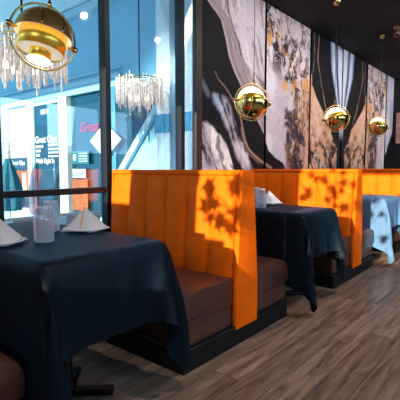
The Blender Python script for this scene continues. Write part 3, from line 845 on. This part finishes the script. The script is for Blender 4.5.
dr = thing('shop_door', 'glass shop door with white lettering, seen through the window', 'door', (FX, 6.18, 0))
b = MB(); b.box(-.03, .04, 0, .05, -.02, 2.25); b.box(-.03, .04, .86, .92, -.02, 2.25); b.box(-.03, .04, .05, .86, 2.19, 2.25); b.box(-.03, .04, .05, .86, -.02, .20)
b.build('door_frame', 'stucco_light', dr, bevel=.004)
MB().box(.0, .006, .05, .86, .20, 2.19).build('door_glass', 'shop_glass', dr)
MB().tube([(-.03, .12, .9), (-.08, .12, .9), (-.08, .12, 1.18), (-.03, .12, 1.18)], .011, 8).build('door_handle', 'chrome', dr)
MB().box(.03, .036, .40, .86, 1.86, 2.19).build('door_blind', 'steel_blue', dr)
text('door_number', '101H', .13, (-.006, .66, 2.03), 'ink_white', dr, off=.003)
text('shop_name_lettering', 'Great Clips', .165, (-.006, .855, 1.545), 'ink_white', dr, off=.004, spacing=.92)
for k in range(3):
    MB().box(-.009, -.006, .84 - (.26, .17, .14)[k], .84, 1.455 - .075 * k, 1.50 - .075 * k).build('text_line', 'ink_white', dr)
for k in range(4):
    MB().box(-.009, -.006, .10, .42, 1.475 - .062 * k, 1.502 - .062 * k).build('text_line', 'ink_white', dr)
text('slogan_lettering', 'Walk Right In', .118, (-.006, .85, 1.185), 'ink_white', dr, off=.003, spacing=.95)

def sheet(name, label, cat, y, z, w, h, m, x=FX - .012):
    t = thing(name, label, cat, (x, y, z))
    MB().box(-.004, .004, -w / 2, w / 2, 0, h).build('backing', m, t)
    return t
t = sheet('window_blind', 'white blank blind in the left shop window, brightly sunlit', 'blind', 7.60, 1.29, .78, .92, 'paper', FX - .002)
for k in range(5):
    MB().box(-.007, -.004, -.30, .30, .16 + .15 * k, .164 + .15 * k).build('fold_line', 'china', t)
t = sheet('window_sign', 'blue shop-name sign below the white blind', 'sign', 7.66, 1.09, .70, .19, 'paper_blue', FX - .012)
text('lettering', 'Great Clips', .115, (-.008, .29, .07), 'ink_white', t, off=.003)
t = sheet('window_poster', 'orange picture poster below the blue shop sign', 'poster', 7.58, .55, .50, .50, 'paper_orange')
MB().box(-.007, -.003, -.19, -.05, .05, .46).build('pale_figure', 'paper', t)
t = sheet('paper_notice', 'turquoise notice with a white emblem in the right shop window', 'notice', 5.65, 1.165, .48, .205, 'paper_teal')
MB().lathe([(0, 0), (.062, 0), (.062, .004), (0, .004)], 20, Matrix.Translation((-.006, .14, .105)) @ Matrix.Rotation(-PI / 2, 4, 'Y') @ Matrix.Diagonal((.95, .75, 1, 1))).build('emblem', 'paper', t)
for k in range(4): MB().box(-.007, -.004, -.20, .03, .035 + .04 * k, .048 + .04 * k).build('text_line', 'ink_white', t)
t = sheet('paper_notice', 'small white notice with blue lines below the turquoise notice', 'notice', 5.68, .935, .38, .155, 'paper_blue')
for k in range(4): MB().box(-.007, -.004, -.18, .18, .012 + .037 * k, .036 + .037 * k).build('text_line', 'ink_white', t)
sheet('window_poster', 'orange picture poster at the foot of the right shop window', 'poster', 5.67, .42, .42, .50, 'paper_orange')
t = thing('neon_sign', 'pink glowing shop-name sign in the right shop window', 'sign', (FX + .02, 5.66, 1.64))
text('neon_lettering', 'Great Clips', .225, (-.03, .0, .02), 'neon', t, shear=.25, off=-.001, depth=.006, spacing=.92)
t = thing('diamond_sign', 'white diamond-shaped sign in the right shop window', 'sign', (FX - .13, 4.85, 1.23))
MB().add([(0, 0, 0), (0, .36, .27), (0, 0, .52), (0, -.36, .27), (.008, 0, 0), (.008, .36, .27), (.008, 0, .52), (.008, -.36, .27)],
         [(0, 1, 2, 3), (7, 6, 5, 4), (0, 4, 5, 1), (1, 5, 6, 2), (2, 6, 7, 3), (3, 7, 4, 0)]).build('sign_face', 'paper', t)
MB().box(-.006, .010, -.012, .012, .50, .56).build('hanger_clip', 'chrome', t)

t = thing('patio_umbrella', 'folded blue canvas umbrella standing outside the window, far left', 'umbrella', (3.25, 6.95, -.04))
MB().lathe([(0, 0), (.22, 0), (.22, .05), (.04, .09), (0, .09)], 24).build('umbrella_base', 'alu', t)
MB().tube([(0, 0, .05), (0, 0, 1.35)], .018, 8).build('pole', 'alu', t)
v = []; f = []; n = 40; rows = [(.04, 1.30), (.09, 1.15), (.16, .95), (.21, .72), (.22, .55), (.17, .42)]
for r, z in rows:
    for i in range(n):
        a = 2 * PI * i / n; rr = r * (1 + .16 * math.cos(8 * a)); v.append((rr * math.cos(a), rr * math.sin(a), z))
for j in range(len(rows) - 1):
    for i in range(n): f.append((j * n + i, j * n + (i + 1) % n, (j + 1) * n + (i + 1) % n, (j + 1) * n + i))
MB().add(v, f, True).build('folded_canopy', 'canvas', t)

def planter(label, x, y, w, rz):
    t = thing('planter_box', label, 'planter', (x, y, -.04), rz, 'white planter boxes outside')
    b = MB(); b.box(-w / 2, w / 2, -.16, -.14, 0, .70); b.box(-w / 2, w / 2, .14, .16, 0, .70)
    b.box(-w / 2, -w / 2 + .02, -.14, .14, 0, .70); b.box(w / 2 - .02, w / 2, -.14, .14, 0, .70)
    b.build('box', 'alu', t, bevel=.006)
    MB().box(-w / 2 + .02, w / 2 - .02, -.14, .14, .50, .62).build('soil', 'bark', t)
    MB().box(-w / 2 - .01, w / 2 + .01, -.17, -.14, .68, .72).build('rim', 'paper', t)
    return t
planter('white planter box outside the window, behind the left napkin', 1.72, 3.42, .34, 0)
planter('white planter box outside the window, behind the striped napkin', 2.22, 3.42, .36, 0)

# window reflections of crystal chandeliers, built as objects under the walkway ceiling
def make_reflected_chandelier():
    t = thing('reflected_chandelier', 'x', 'chandelier', (0, 0, 0), 0, 'crystal rod chandeliers reflected in the window')
    for r, z in ((.30, .30), (.23, .29), (.14, .27)):
        MB().tube([(r * math.cos(2 * PI * i / 40), r * math.sin(2 * PI * i / 40), z) for i in range(40)], .006, 6, closed=True).build('ring_frame', 'brass', t)
    MB().tube([(.0, 0, .30), (.0, 0, 1.50)], .008, 8).build('hanging_rod', 'iron', t)
    b = MB()
    for a in (0, PI / 3, 2 * PI / 3):
        b.tube([(-.3 * math.cos(a), -.3 * math.sin(a), .30), (.3 * math.cos(a), .3 * math.sin(a), .30)], .004, 5)
    b.build('spokes', 'brass', t)
    me = None
    k = 0
    for r, z, n, L in ((.30, .30, 44, .25), (.23, .29, 32, .28), (.14, .27, 20, .32)):
        for i in range(n):
            a = 2 * PI * i / n
            x, y = r * math.cos(a), r * math.sin(a)
            zz = z + random.uniform(-.03, .05)
            if me is None:
                o = MB().lathe([(0, 0), (.005, -.008), (.0075, -.03), (.0075, -L + .02), (0, -L)], 6).build('crystal_drop', 'crystal', t); me = o.data
            else:
                o = bpy.data.objects.new('crystal_drop', me); COL.objects.link(o); o.parent = t
            o.location = (x, y, zz); o.scale = (1, 1, random.uniform(.75, 1.25)); k += 1
    for i in range(5):
        a = 2 * PI * i / 5
        MB().lathe([(0, -.03), (.018, -.02), (.022, 0), (.012, .025), (0, .03)], 12, Matrix.Translation((.12 * math.cos(a), .12 * math.sin(a), .12))).build('bulb', 'warm_bulb', t)
    return t
ch = make_reflected_chandelier(); ch.location = (3.36, 3.75, 1.80); ch.scale = (.92, .92, 1.15)
ch['label'] = 'smaller crystal chandelier reflected in the window, just left of the mural'
c2 = dup(ch, (1.93, 3.75, 1.87), .4, 'larger crystal chandelier reflected in the window behind the big brass pendant'); c2.scale = (1.28, 1.28, 1.35)

# ------------------------------------------------------------------ leafy tree in the window behind the camera (its shadow dapples the booths)
t = thing('indoor_tree', 'tall potted tree with lobed leaves by the high front window', 'plant', (-2.62, .72, 0))
MB().lathe([(0, 0), (.15, 0), (.19, .32), (.20, .36), (.18, .36), (.17, .33), (0, .33)], 28).build('pot', 'pot', t)
MB().tube([(0, 0, .3), (.02, .02, .9), (-.03, -.02, 1.5), (.0, -.02, 2.0), (.0, -.05, 2.45)], [.028, .024, .019, .013, .005], 8).build('trunk', 'bark', t)
def leaf_shape(s):
    pts = []
    for k, (ang, r) in enumerate([(-90, .35), (-60, .45), (-35, .80), (-18, .45), (0, .5), (25, 1.0), (45, .5), (62, .55), (90, 1.15), (118, .55), (135, .5), (155, 1.0), (180, .5), (198, .45), (215, .80), (240, .45)]):
        a = math.radians(ang); pts.append((r * s * math.cos(a), r * s * math.sin(a)))
    return pts
b = MB(); r2 = random.Random(21)
lv = []
for k in range(15): lv.append((r2.uniform(.03, .30), r2.uniform(1.74, 2.10), .072))
for k in range(28): lv.append((r2.uniform(-.42, .44), r2.uniform(2.16, 2.58), .066))
for k in range(16): lv.append((r2.uniform(-.75, .05), r2.uniform(1.75, 2.62), .060))
for (y, z, s) in lv:
    e = Euler((r2.uniform(-.5, .5), r2.uniform(-.5, .5), r2.uniform(0, 6.28)))
    base = Matrix(((0, 0, 1, 0), (1, 0, 0, 0), (0, 1, 0, 0), (0, 0, 0, 1)))
    spin = Matrix.Translation((r2.uniform(-.12, .12), y, z)) @ Matrix.Rotation(r2.uniform(-.6, .6), 4, 'Z') @ Matrix.Rotation(r2.uniform(-.6, .6), 4, 'Y') @ base @ Matrix.Rotation(r2.uniform(0, 6.28), 4, 'Z')
    P2 = leaf_shape(s * r2.uniform(.8, 1.25))
    v = [spin @ Vector((p[0], p[1], 0)) for p in P2] + [spin @ Vector((0, 0, 0))]
    n = len(P2)
    b.add(v, [(n, i, (i + 1) % n) for i in range(n)])
b.build('foliage', 'leaf', t, recalc=False)
b = MB()
for (y, z, s) in lv[::3]:
    b.tube([(0, -.02, 1.75), (0, y * .5, (1.75 + z) / 2 + .05), (0, y, z)], .004, 5)
b.build('twigs', 'bark', t)

# ------------------------------------------------------------------ light
sun_d = bpy.data.lights.new('sun', 'SUN'); sun = bpy.data.objects.new('sun', sun_d); COL.objects.link(sun)
sun_d.energy = 10.5; sun_d.color = (1, .92, .70); sun_d.angle = math.radians(.35)
sun.rotation_euler = Vector((1, .14, -.22)).to_track_quat('-Z', 'Y').to_euler(); sun.location = (-8, 0, 5)
def area(name, loc, direction, sx, sy, power, color):
    d = bpy.data.lights.new(name, 'AREA'); d.shape = 'RECTANGLE'; d.size = sx; d.size_y = sy; d.energy = power; d.color = color
    o = bpy.data.objects.new(name, d); COL.objects.link(o); o.location = loc
    o.rotation_euler = Vector(direction).to_track_quat('-Z', 'Z').to_euler(); return o
area('right_window_daylight', (2.4, -4.3, 2.35), (0, 1, -.18), 8., 1.3, 130, (.50, .78, 1))
area('front_fill', (-3.5, -.2, 2.4), (1, .1, -.25), 2.4, 1.2, 95, (1, .90, .78))  # added warm fill, brightens backrest fronts and near cloth sides
def spot(name, loc, tgt, power, color, ang=70, rad=.06):
    d = bpy.data.lights.new(name, 'SPOT'); d.energy = power; d.color = color; d.spot_size = math.radians(ang); d.spot_blend = .8; d.shadow_soft_size = rad
    o = bpy.data.objects.new(name, d); COL.objects.link(o); o.location = loc
    o.rotation_euler = (Vector(tgt) - Vector(loc)).to_track_quat('-Z', 'Y').to_euler(); return o
for k, (x, y, z) in enumerate(()): pass
spot('column_fill', (1.6, 3.5, 3.45), (3.8, 3.5, 1.2), 480, (.75, .90, 1), 60, .1)  # added spot, brightens the shopfront columns
for k in range(6):
    x = 3.3 + 1.35 * k
    spot('mural_downlight', (x, .75, CEIL - .03), (x + .1, 2.72, 1.75), 104, (1, .92, .86), 100, .035)
for k in range(3):
    spot('aisle_downlight', (1.2 + 2.2 * k, .1, CEIL - .03), (1.2 + 2.2 * k, .3, 0), 130, (1, .86, .76), 95)
for (x, y, z) in PX[:1]:
    pass
w = bpy.data.worlds.new('sky'); SC.world = w; w.use_nodes = True
bg = w.node_tree.nodes['Background']; bg.inputs['Color'].default_value = (.42, .72, 1, 1); bg.inputs['Strength'].default_value = 2.1

SC.view_settings.view_transform = 'Standard'
try: SC.view_settings.look = 'None'
except Exception: pass
SC.view_settings.exposure = 0.; SC.view_settings.gamma = 1.
SC.cycles.use_denoising = True
SC.cycles.max_bounces = 8; SC.cycles.transparent_max_bounces = 24
SC.cycles.sample_clamp_indirect = 6
